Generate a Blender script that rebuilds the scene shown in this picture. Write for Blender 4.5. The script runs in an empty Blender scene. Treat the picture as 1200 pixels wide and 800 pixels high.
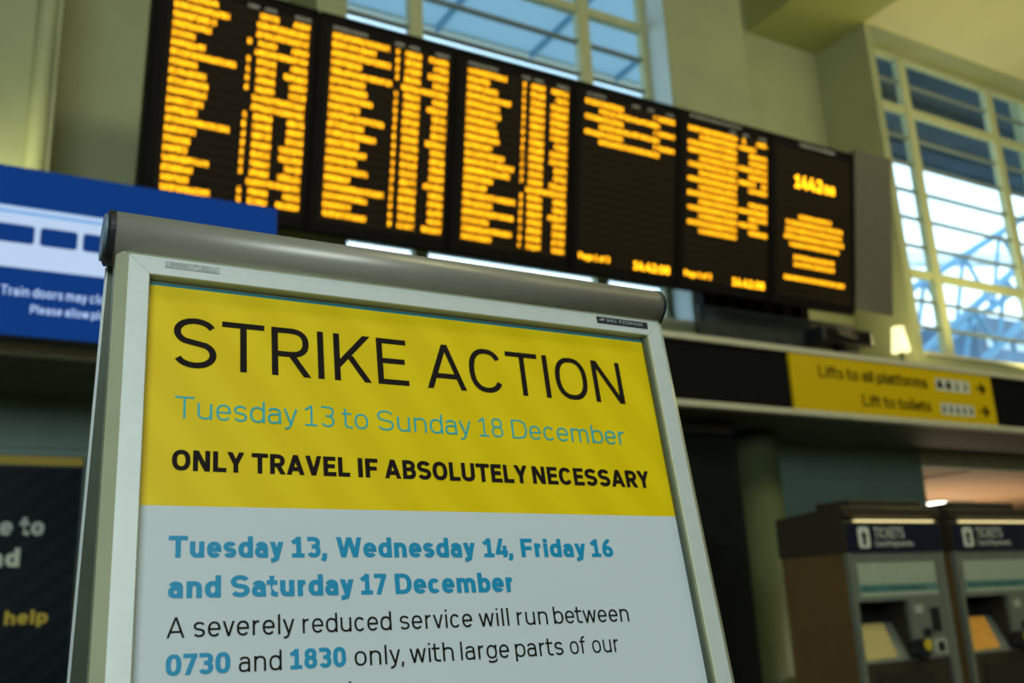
import bpy, bmesh, math, random
from mathutils import Matrix, Vector

random.seed(7)
sc = bpy.context.scene
COL = sc.collection
EYE = 1.10                                    # lens height above the floor, metres

# ------------------------------------------------------------------ camera
cd = bpy.data.cameras.new('camera'); cam = bpy.data.objects.new('camera', cd); COL.objects.link(cam)
Rm = Matrix(((0.8670186, -0.094224, -0.4892858), (-0.4961277, -0.2543273, -0.8301656), (-0.0462172, 0.9625173, -0.2672536)))
cam.matrix_world = Matrix.Translation((0, 0, EYE)) @ Rm.to_4x4()
cd.sensor_width = 36.0; cd.lens = 1145.0 * 36 / 1200
cd.clip_start = 0.02; cd.clip_end = 400
cd.dof.use_dof = True; cd.dof.focus_distance = 1.10; cd.dof.aperture_fstop = 5.0
sc.camera = cam

# ------------------------------------------------------------------ sky, added fill lights and ledge uplights
world = bpy.data.worlds.new('sky'); sc.world = world; world.use_nodes = True
wn = world.node_tree; bg = wn.nodes['Background']
tc = wn.nodes.new('ShaderNodeTexCoord'); nz = wn.nodes.new('ShaderNodeTexNoise'); nz.inputs['Scale'].default_value = 2.5; nz.inputs['Detail'].default_value = 4
cr = wn.nodes.new('ShaderNodeValToRGB'); cr.color_ramp.elements[0].position = .35; cr.color_ramp.elements[0].color = (.62, .84, 1, 1)
cr.color_ramp.elements[1].position = .6; cr.color_ramp.elements[1].color = (.90, .97, 1, 1)
wn.links.new(tc.outputs['Generated'], nz.inputs['Vector']); wn.links.new(nz.outputs['Fac'], cr.inputs['Fac']); wn.links.new(cr.outputs['Color'], bg.inputs['Color'])
bg.inputs['Strength'].default_value = 1.9

def area(name, loc, aim, sx, sy, power, col):
    l = bpy.data.lights.new(name, 'AREA'); l.shape = 'RECTANGLE'; l.size = sx; l.size_y = sy; l.energy = power; l.color = col
    o = bpy.data.objects.new(name, l); COL.objects.link(o); o.location = loc
    o.rotation_euler = (Vector(aim) - Vector(loc)).to_track_quat('-Z', 'Y').to_euler(); return o
WARM = (1.0, .93, .60); COOL = (.80, .95, 1.0)
area('hall_fill', (4, -1.5, 9.2), (4, 6, 4), 5, 2, 165, WARM)  # warm fills, added out of view to light the hall; no fixtures
area('hall_fill', (13, 0.5, 9.2), (13, 8, 5), 5, 2, 185, WARM)
area('hall_fill', (-3.5, -7, 5.0), (1.5, 6, 1.8), 6, 3, 480, COOL)  # large cool fill added behind the camera to brighten the poster
area('ledge_uplight', (14.0, 8.25, 4.2), (14.5, 6.6, 9.6), 4.0, .25, 95, (1, .90, .38))
area('ledge_uplight', (9.9, 8.25, 4.2), (10.6, 7.4, 9.6), 1.2, .2, 14, (1, .92, .5))
area('ledge_uplight', (0.1, 8.2, 4.6), (0.3, 8.5, 9.6), 1.0, .2, 5, (1, .98, .5))

sc.view_settings.view_transform = 'Standard'; sc.view_settings.look = 'None'
sc.view_settings.gamma = 1; sc.view_settings.use_curve_mapping = False; sc.view_settings.exposure = 0.6
sc.cycles.use_denoising = True
sc.cycles.max_bounces = 6; sc.cycles.caustics_reflective = False; sc.cycles.caustics_refractive = False
sc.cycles.sample_clamp_indirect = 4.0; sc.cycles.transparent_max_bounces = 12

# ------------------------------------------------------------------ materials
def mat(name, c, rough=.5, metal=0.0, var=0.0, scale=8.0, bump=0.0, emit=None, spec=None, stretch=None):
    m = bpy.data.materials.new(name); m.use_nodes = True; nt = m.node_tree; b = nt.nodes['Principled BSDF']
    b.inputs['Base Color'].default_value = (*c, 1); b.inputs['Roughness'].default_value = rough; b.inputs['Metallic'].default_value = metal
    if spec is not None: b.inputs['Specular IOR Level'].default_value = spec
    if emit:
        b.inputs['Emission Color'].default_value = (*emit[0], 1); b.inputs['Emission Strength'].default_value = emit[1]
    if var or bump:
        t = nt.nodes.new('ShaderNodeTexCoord'); mp = nt.nodes.new('ShaderNodeMapping'); n = nt.nodes.new('ShaderNodeTexNoise')
        n.inputs['Scale'].default_value = scale; n.inputs['Detail'].default_value = 5
        if stretch: mp.inputs['Scale'].default_value = stretch
        nt.links.new(t.outputs['Object'], mp.inputs['Vector']); nt.links.new(mp.outputs['Vector'], n.inputs['Vector'])
        if var:
            r = nt.nodes.new('ShaderNodeValToRGB'); r.color_ramp.elements[0].position = .3; r.color_ramp.elements[1].position = .7
            r.color_ramp.elements[0].color = (*[x * (1 - var) for x in c], 1); r.color_ramp.elements[1].color = (*[min(1, x * (1 + var)) for x in c], 1)
            nt.links.new(n.outputs['Fac'], r.inputs['Fac']); nt.links.new(r.outputs['Color'], b.inputs['Base Color'])
        if bump:
            bp = nt.nodes.new('ShaderNodeBump'); bp.inputs['Strength'].default_value = bump; bp.inputs['Distance'].default_value = .01
            nt.links.new(n.outputs['Fac'], bp.inputs['Height']); nt.links.new(bp.outputs['Normal'], b.inputs['Normal'])
    return m
def emis(name, c, s): return mat(name, (0.004, 0.004, 0.004), .7, emit=(c, s), spec=.1)

M = {}
M['wall'] = mat('green_wall_paint', (.33, .355, .195), .6, var=.07, scale=1.5, bump=.05)
M['wall_dim'] = mat('teal_wall_paint', (.20, .30, .24), .55, var=.08, scale=2, bump=.05)
M['beam'] = mat('beam_paint', (.34, .37, .13), .6, var=.05, scale=1.2)
M['ceil'] = mat('ceiling_lit_cream', (.66, .62, .34), .6, var=.05, scale=1)  # yellow of the lit bay is put into this colour, beside the greener beam
M['floor'] = mat('terrazzo_floor', (.18, .17, .14), .35, var=.3, scale=40)
M['lip'] = mat('painted_cream_lip', (.58, .57, .42), .45, var=.06)
M['black'] = mat('black_fascia_panel', (.007, .0075, .008), .7, var=.1, spec=.05)
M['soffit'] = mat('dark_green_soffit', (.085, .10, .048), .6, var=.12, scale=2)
M['winframe'] = mat('window_frame_paint', (.46, .48, .27), .5, var=.06)
M['bar'] = mat('glazing_bar_backlit', (.17, .20, .17), .5)  # darker than the frames: the backlit look is put into the colour
M['ledcase'] = mat('display_black_case', (.006, .005, .004), .6, spec=.08)
M['ledscreen'] = mat('display_screen', (.018, .012, .006), .6, spec=.08)
M['ledline'] = mat('display_louvre', (.030, .020, .009), .7, spec=.08)
M['led'] = emis('amber_led', (1, .405, .006), 2.4)
M['heading'] = mat('display_heading_print', (.55, .52, .45), .5)
M['boardgrey'] = mat('board_grey_end', (.115, .108, .078), .6, var=.05)
M['yellow'] = mat('sign_yellow', (.66, .46, .0), .5, spec=.2)
M['ink'] = mat('black_ink', (.012, .008, .006), .6, spec=.08)
M['white'] = mat('white_vinyl', (.62, .66, .58), .45)
M['alu'] = mat('satin_aluminium', (.60, .64, .59), .42, .25, var=.03, scale=60)
M['bevel'] = mat('aluminium_bevel', (.50, .52, .33), .35, .35, var=.04, scale=20)
M['header'] = mat('header_grey_metal', (.30, .285, .225), .42, .35, var=.05, scale=30, stretch=(.3, 1, 1))
M['rubber'] = mat('black_plastic', (.012, .014, .018), .4)
M['capblue'] = mat('cap_grey_blue', (.16, .24, .28), .35, .2)
M['bracket'] = mat('dark_plastic_edge', (.085, .10, .065), .35, .3, var=.2, scale=14)
M['teal'] = mat('teal_print', (.0, .15, .19), .4)
M['blueink'] = mat('blue_print', (.0, .23, .40), .45)
M['cyanink'] = mat('cyan_print', (.02, .36, .36), .45)
M['whitepaper'] = mat('poster_white_paper', (.525, .58, .58), .42, var=.01, scale=4, spec=.2)
M['tvm'] = mat('machine_brown_side', (.15, .088, .028), .5, var=.12, scale=3)
M['tvmcap'] = mat('machine_dark_cap', (.035, .028, .016), .5, var=.1)
M['tvmnavy'] = mat('machine_navy_sign', (.006, .010, .030), .35)
M['tvmgrey'] = mat('machine_steel', (.20, .23, .19), .42, .3, var=.06)
M['tvmdark'] = mat('machine_recess', (.022, .020, .013), .5)
M['tvmpaper'] = mat('machine_notice', (.36, .43, .33), .5, var=.06)
M['mesh'] = mat('galvanised_mesh', (.04, .05, .04), .6, .2, var=.25)
M['postergl'] = mat('navy_poster', (.006, .012, .022), .35)
M['salmon'] = mat('far_ceiling', (.62, .40, .25), .6, var=.05, scale=1)
M['colgreen'] = mat('column_green', (.13, .16, .07), .35, var=.06)
M['colblack'] = mat('column_black_cladding', (.008, .009, .010), .18, var=.2)
M['steelblue'] = mat('blue_steel', (.10, .27, .42), .5)
M['roofpale'] = mat('pale_roof', (.50, .58, .62), .6, var=.1, scale=1)
M['canopyd'] = mat('canopy_lining', (.04, .085, .13), .7, var=.25, scale=.7, spec=.05)
M['navyglass'] = mat('far_glass_wall', (.03, .10, .18), .25, var=.4, scale=.8)

def striped_yellow():
    m = bpy.data.materials.new('poster_yellow'); m.use_nodes = True; nt = m.node_tree; b = nt.nodes['Principled BSDF']
    b.inputs['Roughness'].default_value = .4; b.inputs['Specular IOR Level'].default_value = .3
    t = nt.nodes.new('ShaderNodeTexCoord'); mp = nt.nodes.new('ShaderNodeMapping'); mp.inputs['Rotation'].default_value = (0, math.radians(36), 0)
    w = nt.nodes.new('ShaderNodeTexWave'); w.wave_type = 'BANDS'; w.bands_direction = 'X'; w.inputs['Scale'].default_value = 4.6; w.inputs['Distortion'].default_value = 1.2
    r = nt.nodes.new('ShaderNodeValToRGB'); r.color_ramp.elements[0].position = .25; r.color_ramp.elements[1].position = .8
    r.color_ramp.elements[0].color = (.69, .485, .0, 1); r.color_ramp.elements[1].color = (.73, .525, .002, 1)
    nt.links.new(t.outputs['Object'], mp.inputs['Vector']); nt.links.new(mp.outputs['Vector'], w.inputs['Vector'])
    nt.links.new(w.outputs['Fac'], r.inputs['Fac']); nt.links.new(r.outputs['Color'], b.inputs['Base Color']); return m
M['posteryellow'] = striped_yellow()
def diag_navy():
    m = bpy.data.materials.new('navy_poster_stripes'); m.use_nodes = True; nt = m.node_tree; b = nt.nodes['Principled BSDF']; b.inputs['Roughness'].default_value = .4
    t = nt.nodes.new('ShaderNodeTexCoord'); mp = nt.nodes.new('ShaderNodeMapping'); mp.inputs['Rotation'].default_value = (0, math.radians(38), 0)
    w = nt.nodes.new('ShaderNodeTexWave'); w.bands_direction = 'Z'; w.inputs['Scale'].default_value = 1.9
    r = nt.nodes.new('ShaderNodeValToRGB'); r.color_ramp.elements[0].position = .45; r.color_ramp.elements[1].position = .6
    b.inputs['Specular IOR Level'].default_value = .1; r.color_ramp.elements[0].color = (.004, .009, .015, 1); r.color_ramp.elements[1].color = (.008, .014, .021, 1)
    nt.links.new(t.outputs['Object'], mp.inputs['Vector']); nt.links.new(mp.outputs['Vector'], w.inputs['Vector'])
    nt.links.new(w.outputs['Fac'], r.inputs['Fac']); nt.links.new(r.outputs['Color'], b.inputs['Base Color']); return m
M['postergl'] = diag_navy()
def glass():
    m = bpy.data.materials.new('window_glass'); m.use_nodes = True; nt = m.node_tree; nt.nodes.remove(nt.nodes['Principled BSDF'])
    o = nt.nodes['Material Output']; tr = nt.nodes.new('ShaderNodeBsdfTransparent'); tr.inputs['Color'].default_value = (.86, .95, 1, 1)
    gl = nt.nodes.new('ShaderNodeBsdfGlossy'); gl.inputs['Roughness'].default_value = .05
    mx = nt.nodes.new('ShaderNodeMixShader'); mx.inputs['Fac'].default_value = .04
    nt.links.new(tr.outputs['BSDF'], mx.inputs[1]); nt.links.new(gl.outputs['BSDF'], mx.inputs[2]); nt.links.new(mx.outputs['Shader'], o.inputs['Surface']); return m
M['glass'] = glass()
def translucent(name, c, c2):
    m = bpy.data.materials.new(name); m.use_nodes = True; nt = m.node_tree; nt.nodes.remove(nt.nodes['Principled BSDF'])
    o = nt.nodes['Material Output']; a = nt.nodes.new('ShaderNodeBsdfTranslucent'); a.inputs['Color'].default_value = (*c, 1)
    d = nt.nodes.new('ShaderNodeBsdfDiffuse'); d.inputs['Color'].default_value = (*c2, 1); mx = nt.nodes.new('ShaderNodeAddShader')
    nt.links.new(a.outputs[0], mx.inputs[0]); nt.links.new(d.outputs[0], mx.inputs[1]); nt.links.new(mx.outputs[0], o.inputs['Surface']); return m
M['canopyl'] = translucent('frosted_canopy_glazing', (.30, .38, .42), (.14, .17, .18))

# ------------------------------------------------------------------ builders
def link(name, bm, m, parent=None, smooth=False):
    me = bpy.data.meshes.new(name); bm.to_mesh(me); bm.free(); me.materials.append(M[m] if isinstance(m, str) else m)
    if smooth:
        for p in me.polygons: p.use_smooth = True
    o = bpy.data.objects.new(name, me); COL.objects.link(o)
    if parent is not None: o.parent = parent
    return o
def box(bm, x0, x1, y0, y1, z0, z1, bev=0.0):
    vs = [bm.verts.new(p) for p in ((x0,y0,z0),(x1,y0,z0),(x1,y1,z0),(x0,y1,z0),(x0,y0,z1),(x1,y0,z1),(x1,y1,z1),(x0,y1,z1))]
    fs = [bm.faces.new([vs[i] for i in f]) for f in ((0,3,2,1),(4,5,6,7),(0,1,5,4),(1,2,6,5),(2,3,7,6),(3,0,4,7))]
    if bev:
        es = set(e for f in fs for e in f.edges)
        bmesh.ops.bevel(bm, geom=list(es), offset=bev, segments=2, affect='EDGES', profile=.6)
    return bm
def bx(name, dims, m, parent=None, bev=0.0): return link(name, box(bmesh.new(), *dims, bev), m, parent)
def prism(bm, prof, axis, t0, t1):
    """closed profile of 2D points swept from t0 to t1; axis 'x': (y,z) points, 'y': (x,z), 'z': (x,y)"""
    f = {'x': lambda p, t: (t, p[0], p[1]), 'y': lambda p, t: (p[0], t, p[1]), 'z': lambda p, t: (p[0], p[1], t)}[axis]
    A = [bm.verts.new(f(p, t0)) for p in prof]; B = [bm.verts.new(f(p, t1)) for p in prof]; n = len(prof)
    for i in range(n): bm.faces.new((A[i], A[(i+1) % n], B[(i+1) % n], B[i]))
    bm.faces.new(A[::-1]); bm.faces.new(B); bmesh.ops.recalc_face_normals(bm, faces=bm.faces[:]); return bm
def rod(bm, p, q, r, n=8):
    p, q = Vector(p), Vector(q); d = q - p; u = d.orthogonal().normalized(); v = d.cross(u).normalized()
    A = [bm.verts.new(p + r*(u*math.cos(2*math.pi*i/n) + v*math.sin(2*math.pi*i/n))) for i in range(n)]
    B = [bm.verts.new(q + r*(u*math.cos(2*math.pi*i/n) + v*math.sin(2*math.pi*i/n))) for i in range(n)]
    for i in range(n): bm.faces.new((A[i], A[(i+1) % n], B[(i+1) % n], B[i]))
    bm.faces.new(A[::-1]); bm.faces.new(B); return bm
def lathe(bm, c, prof, n=24):
    rings = [[bm.verts.new((c[0] + r*math.cos(2*math.pi*i/n), c[1] + r*math.sin(2*math.pi*i/n), c[2] + z)) for i in range(n)] for r, z in prof]
    for a, b in zip(rings, rings[1:]):
        for i in range(n): bm.faces.new((a[i], a[(i+1) % n], b[(i+1) % n], b[i]))
    bm.faces.new(rings[0][::-1]); bm.faces.new(rings[-1]); return bm
def empty(name, loc, rot=None):
    o = bpy.data.objects.new(name, None); COL.objects.link(o); o.empty_display_size = .1; o.location = loc
    if rot is not None: o.rotation_euler = rot
    return o
def tag(o, label=None, cat=None, group=None, kind=None):
    if label: o['label'] = label
    if cat: o['category'] = cat
    if group: o['group'] = group
    if kind: o['kind'] = kind
    return o
def struct(name, dims, m, parent=None): return tag(bx(name, dims, m, parent), kind='structure' if parent is None else None)

# ------------------------------------------------------------------ lettering: a monoline grotesque drawn as strokes (cap height = 1)
XH = .745; DS = -.22
def arc(cx, cy, rx, ry, a0, a1, e=2.35):
    n = max(4, int(abs(a1 - a0) / 15)); out = []
    for i in range(n + 1):
        t = math.radians(a0 + (a1 - a0) * i / n); c, s = math.cos(t), math.sin(t)
        out.append((cx + rx * math.copysign(abs(c) ** (2/e), c), cy + ry * math.copysign(abs(s) ** (2/e), s)))
    return out
def ext(p, q, k=.25):
    dx, dy = q[0]-p[0], q[1]-p[1]; L = math.hypot(dx, dy); return [(p[0]-dx/L*k, p[1]-dy/L*k), (q[0]+dx/L*k, q[1]+dy/L*k)]
def ess(W, a, b, t):
    m = (b + t) / 2; c = W/2; rx = c - a; r1 = (t - m)/2
    return arc(c, m + r1, rx, r1, 22, 235, 2.1) + arc(c, m - r1, rx, r1, 55, -158, 2.1)
def glyph(ch, w):
    """-> strokes [(points, closed)], width, (ymin, ymax) clip"""
    a = w/2; b = a; t = 1 - a; m = .5; X = XH - a; clip = (0, 1); S = []
    def P(*p, closed=False): S.append((list(p), closed))
    if ch == 'A': W = .82; P(*ext((a*1.1, 0), (W/2, 1))); P(*ext((W-a*1.1, 0), (W/2, 1))); P((.17, .29), (W-.17, .29))
    elif ch == 'B':
        W = .66; r = W-a; m = .52; P((a, 0), (a, 1)); c = r - .24
        P((0, t), (c, t), *arc(c, (t+m)/2, r-.03-c, (t-m)/2, 85, -85), (c, m), (0, m)); P((0, m), (c, m), *arc(c, (b+m)/2, r-c, (m-b)/2, 85, -85), (0, b))
    elif ch == 'C': W = .74; P(*arc(W/2, .5, W/2-a, .5-a, 33, 327))
    elif ch == 'D': W = .72; r = W-a; c = .32; P((a, 0), (a, 1)); P((0, t), (c, t), *arc(c, .5, r-c, .5-a, 85, -85), (c, b), (0, b))
    elif ch == 'E': W = .6; P((a, 0), (a, 1)); P((0, t), (W-.02, t)); P((0, b), (W, b)); P((0, m+.01), (W-.06, m+.01))
    elif ch == 'F': W = .57; P((a, 0), (a, 1)); P((0, t), (W, t)); P((0, m-.02), (W-.05, m-.02))
    elif ch == 'G': W = .76; P(*arc(W/2, .5, W/2-a, .5-a, 35, 345)); P((W/2, .46), (W, .46)); P((W-a, .46), (W-a, .15))
    elif ch == 'I': W = w; P((a, 0), (a, 1))
    elif ch == 'K': W = .68; P((a, 0), (a, 1)); P((a, .30), ext((a, .30), (W-a, 1))[1]); P((.30, .52), ext((.30, .52), (W-a, 0))[1]); 
    elif ch == 'L': W = .56; P((a, 0), (a, 1)); P((0, b), (W, b))
    elif ch == 'M': W = .86; P((a, 0), (a, 1)); P((W-a, 0), (W-a, 1)); P(*ext((a, 1), (W/2, .25), .02)); P(*ext((W-a, 1), (W/2, .25), .02))
    elif ch == 'N': W = .71; P((a, 0), (a, 1)); P((W-a, 0), (W-a, 1)); P(*ext((a*1.1, 1), (W-a*1.1, 0), .1))
    elif ch == 'O': W = .76; P(*arc(W/2, .5, W/2-a, .5-a, 0, 345), closed=True)
    elif ch == 'P': W = .64; r = W-a; m = .44; c = r-.26; P((a, 0), (a, 1)); P((0, t), (c, t), *arc(c, (t+m)/2, r-c, (t-m)/2, 85, -85), (c, m), (0, m))
    elif ch == 'R': W = .68; r = W-a-.02; m = .45; c = r-.26; P((a, 0), (a, 1)); P((0, t), (c, t), *arc(c, (t+m)/2, r-c, (t-m)/2, 85, -85), (c, m), (0, m)); P((W*.5, m), *ext((W*.5, m), (W-a, 0), .2)[1:])
    elif ch == 'S': W = .70; P(*ess(W, a, b, t))
    elif ch == 'T': W = .72; P((0, t), (W, t)); P((W/2, 0), (W/2, 1))
    elif ch == 'U': W = .70; P((a, 1), (a, .33), *arc(W/2, .33, W/2-a, .33-a, 180, 360), (W-a, 1))
    elif ch == 'V': W = .74; P(*ext((a, 1), (W/2, 0))); P(*ext((W-a, 1), (W/2, 0)))
    elif ch == 'W': W = 1.06; P(*ext((a, 1), (W*.27, 0))); P(*ext((W*.5, 1), (W*.27, 0))); P(*ext((W*.5, 1), (W*.73, 0))); P(*ext((W-a, 1), (W*.73, 0)))
    elif ch == 'Y': W = .72; P(*ext((a, 1), (W/2, .42), .03)); P(*ext((W-a, 1), (W/2, .42), .03)); P((W/2, 0), (W/2, .45))
    elif ch == '0': W = .60; P(*arc(W/2, .5, W/2-a, .5-a, 0, 345, 2.6), closed=True)
    elif ch == '1': W = .52; c = W*.54; P((c, 0), (c, 1)); P((0, b), (W, b)); P(*ext((.02, .80-a), (c, t), .0)); P((.03, .80-a), (c, t))
    elif ch == '2': W = .56; P(*arc(W/2, t-.24, W/2-a, .24, 165, -35), (a, b)); P((0, b), (W, b))
    elif ch == '3': W = .57; m = .53; P((.02, t), (W*.55, t), *arc(W*.5, (t+m)/2, W*.5-a-.01, (t-m)/2, 80, -85), (W*.35, m)); P((W*.35, m), *arc(W*.5, (b+m)/2, W*.5-a, (m-b)/2, 85, -158))
    elif ch == '4': W = .62; P((W*.74, 0), (W*.74, .62)); P((0, .22+a*.3), (W, .22+a*.3)); P(*ext((a, .24), (W*.5, 1), .1))
    elif ch == '5': W = .57; m = .60; P((.05, t), (W-.03, t)); P((.05+a, t), (.05+a, m-.06), *arc(W*.5, (b+m)/2, W*.5-a, (m-b)/2, 140, -158))
    elif ch == '6': W = .58; P(*arc(W/2, .31, W/2-a, .31-a, 0, 345), closed=True); P((W*.72, 1), *arc(W*.9, .36, W*.9-a, .55, 118, 180))
    elif ch == '7': W = .55; P((0, t), (W, t)); P(*ext((W-a, t), (W*.32, 0), .0)); P((W*.34, .02), (W*.30, -.1))
    elif ch == '8': W = .58; m = .53; P(*arc(W/2, (t+m)/2, W/2-a-.02, (t-m)/2, 0, 345), closed=True); P(*arc(W/2, (b+m)/2, W/2-a, (m-b)/2, 0, 345), closed=True)
    elif ch == '9': W = .58; P(*arc(W/2, .69, W/2-a, .31-a, 0, 345), closed=True); P((W-a, .69), (W*.4, 0))
    elif ch == 'a':
        W = .53; r = W-a; my = .44; c = W*.5; P(*arc(c, X-.19, c-a-.01, .19, 160, 0), (r, 0)); cx = l = a+.15
        P((r, my), (cx+.03, my), *arc(cx, (my+b)/2, cx-a, (my-b)/2, 90, 270), *arc(cx, b+.17, r-cx, .17, 275, 345)); clip = (0, XH)
    elif ch == 'b': W = .58; P((a, 0), (a, 1)); P(*arc(W/2, XH/2, W/2-a, XH/2-a, 0, 345), closed=True)
    elif ch == 'c': W = .54; P(*arc(W/2, XH/2, W/2-a, XH/2-a, 38, 322)); clip = (0, XH)
    elif ch == 'd': W = .58; P((W-a, 0), (W-a, 1)); P(*arc(W/2, XH/2, W/2-a, XH/2-a, 0, 345), closed=True)
    elif ch == 'e': W = .56; P((a, XH/2), (W-a, XH/2), *arc(W/2, XH/2, W/2-a, XH/2-a, 4, 322)); clip = (0, XH)
    elif ch == 'f': W = .38; s = .16; P((W, t), *arc(s+.16, t-.15, .16, .15, 90, 180), (s, 0)); P((0, X), (W-.02, X))
    elif ch == 'g': W = .58; r = W-a; P(*arc(W/2, XH/2, W/2-a, XH/2-a, 0, 345), closed=True); P((r, XH), (r, DS+a+.12), *arc(W/2, DS+a+.14, W/2-a, .14, 0, -150)); clip = (-.3, XH)
    elif ch == 'h': W = .55; c = W/2; P((a, 0), (a, 1)); P(*arc(c, X-.24, c-a, .24, 180, 0), (W-a, 0))
    elif ch == 'i': W = w; P((a, 0), (a, XH)); P((a, 1.0-max(w, .1)*1.05), (a, 1.0))
    elif ch == 'k': W = .54; P((a, 0), (a, 1)); P((a, .20), ext((a, .20), (W-a, XH))[1]); P((.22, .38), ext((.22, .38), (W-a, 0))[1])
    elif ch == 'l': W = w; P((a, 0), (a, 1))
    elif ch == 'm':
        W = .86; q = (W-2*a)/4; P((a, 0), (a, XH)); P(*arc(a+q, X-.22, q, .22, 180, 0), (a+2*q, 0)); P(*arc(a+3*q, X-.22, q, .22, 180, 0), (W-a, 0)); clip = (0, XH)
    elif ch == 'n': W = .55; c = W/2; P((a, 0), (a, XH)); P(*arc(c, X-.24, c-a, .24, 180, 0), (W-a, 0)); clip = (0, XH)
    elif ch == 'o': W = .58; P(*arc(W/2, XH/2, W/2-a, XH/2-a, 0, 345), closed=True); clip = (0, XH)
    elif ch == 'p': W = .58; P((a, DS), (a, XH)); P(*arc(W/2, XH/2, W/2-a, XH/2-a, 0, 345), closed=True); clip = (DS, XH)
    elif ch == 'r': W = .36; P((a, 0), (a, XH)); P(*arc(W-.04, X-.26, W-.04-a, .26, 180, 92)); clip = (0, XH)
    elif ch == 's': W = .50; P(*ess(W, a, b, X)); clip = (0, XH)
    elif ch == 't': W = .38; s = .05+a; P((s, .95), (s, .2), *arc(s+.17, a+.16, .17, .16, 190, 270), (W, a)); P((-.05, X), (W-.02, X)); clip = (0, .95)
    elif ch == 'u': W = .55; c = W/2; P((W-a, 0), (W-a, XH)); P((a, XH), *arc(c, b+.24, c-a, .24, 180, 360)); clip = (0, XH)
    elif ch == 'v': W = .54; P(*ext((a, XH), (W/2, 0))); P(*ext((W-a, XH), (W/2, 0))); clip = (0, XH)
    elif ch == 'w': W = .82; P(*ext((a, XH), (W*.27, 0))); P(*ext((W*.5, XH), (W*.27, 0))); P(*ext((W*.5, XH), (W*.73, 0))); P(*ext((W-a, XH), (W*.73, 0))); clip = (0, XH)
    elif ch == 'y': W = .55; P(*ext((a, XH), (W/2+.01, .02), .03)); P(ext((W-a, XH), (W/2, 0))[0], (W*.47, -.06), (W*.36, DS+a+.03), (W*.24, DS+a), (.04, DS+a)); clip = (DS, XH)
    elif ch == ',': W = w*1.1; P((a, w), (a, 0)); P((a*1.1, .03), (a*.3, -.16)); clip = (-.2, w)
    elif ch == ':': W = w; P((a, 0), (a, w)); P((a, .45), (a, .45+w))
    elif ch == '.': W = w; P((a, 0), (a, w))
    else: W = .34
    return S, W, clip
def side(ch):
    if ch in 'OCGQ0689oecdgqS3s': return .075, .075
    if ch in 'AVWYTvwyt7f,4': return .035, .035
    if ch in 'BDPRbp': return .12, .055
    if ch in 'FEKLrkc': return .12, .045
    if ch in 'a': return .065, .10
    return .115, .11
def clip_poly(poly, lo, hi):
    for s, lim in ((1, lo), (-1, hi)):
        out = []
        for i in range(len(poly)):
            p, q = poly[i], poly[(i+1) % len(poly)]; pi, qi = s*(p[1]-lim) >= 0, s*(q[1]-lim) >= 0
            if pi: out.append(p)
            if pi != qi:
                k = (lim - p[1])/(q[1] - p[1]); out.append((p[0] + k*(q[0]-p[0]), lim))
        poly = out
        if len(poly) < 3: return []
    return poly
def stroke_polys(pts, closed, w):
    q = [pts[0]]
    for p in pts[1:]:
        if math.hypot(p[0]-q[-1][0], p[1]-q[-1][1]) > 1e-4: q.append(p)
    n = len(q); L = []
    if n < 2: return []
    for i in range(n):
        d = []
        if closed or i > 0: p0 = q[i-1]; d.append((q[i][0]-p0[0], q[i][1]-p0[1]))
        if closed or i < n-1: p1 = q[(i+1) % n]; d.append((p1[0]-q[i][0], p1[1]-q[i][1]))
        d = [(x/math.hypot(x, y), y/math.hypot(x, y)) for x, y in d]
        sx, sy = sum(x for x, y in d), sum(y for x, y in d); l = math.hypot(sx, sy) or 1; tx, ty = sx/l, sy/l
        k = 1/max(.55, (tx*d[0][0] + ty*d[0][1])); nx, ny = -ty*k*w/2, tx*k*w/2
        L.append(((q[i][0]+nx, q[i][1]+ny), (q[i][0]-nx, q[i][1]-ny)))
    return [[L[i][0], L[(i+1) % n][0], L[(i+1) % n][1], L[i][1]] for i in range(n if closed else n-1)]
def lay(text, w):
    out = []; x = 0; prev = None
    for ch in text:
        S, W, cl = glyph(ch, w); l, r = side(ch); k_ = .80 if w < .15 else .52; l *= k_; r *= k_
        if ch == ' ': x += .30; prev = None; continue
        if prev is not None: x += l
        for pts, closed in S:
            for poly in stroke_polys(pts, closed, w):
                poly = clip_poly(poly, *cl)
                if poly: out.append([(px + x, py) for px, py in poly])
        x += W; end = x; x += r; prev = ch
    return out, end
def letter(bm, text, x0, x1, base, cap, w, place):
    polys, W = lay(text, w); k = (x1 - x0)/W
    for i, poly in enumerate(polys):                 # strokes overlap, so each lies a few microns above the last
        vs = [bm.verts.new(place(x0 + px*k, base + py*cap)) for px, py in poly]
        for v in vs: v.co.y -= i*4e-6*(1 if cap > 1 else 5)
        try: bm.faces.new(vs)
        except ValueError: pass
def text(name, parent, m, place, items, w):
    bm = bmesh.new()
    for s, x0, x1, base, cap in items: letter(bm, s, x0, x1, base, cap, w, place)
    return link(name, bm, m, parent)
def quadmesh(name, parent, m, place, rects):
    bm = bmesh.new()
    for x0, x1, y0, y1 in rects: bm.faces.new([bm.verts.new(place(*p)) for p in ((x0, y0), (x1, y0), (x1, y1), (x0, y1))])
    return link(name, bm, m, parent)
def polymesh(name, parent, m, place, polys):
    bm = bmesh.new()
    for poly in polys: bm.faces.new([bm.verts.new(place(*p)) for p in poly])
    return link(name, bm, m, parent)
def rrect(x0, x1, y0, y1, r, n=5):
    out = []
    for cx, cy, a0 in ((x1-r, y1-r, 0), (x0+r, y1-r, 90), (x0+r, y0+r, 180), (x1-r, y0+r, 270)):
        for i in range(n+1): t = math.radians(a0 + 90*i/n); out.append((cx + r*math.cos(t), cy + r*math.sin(t)))
    return out

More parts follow.
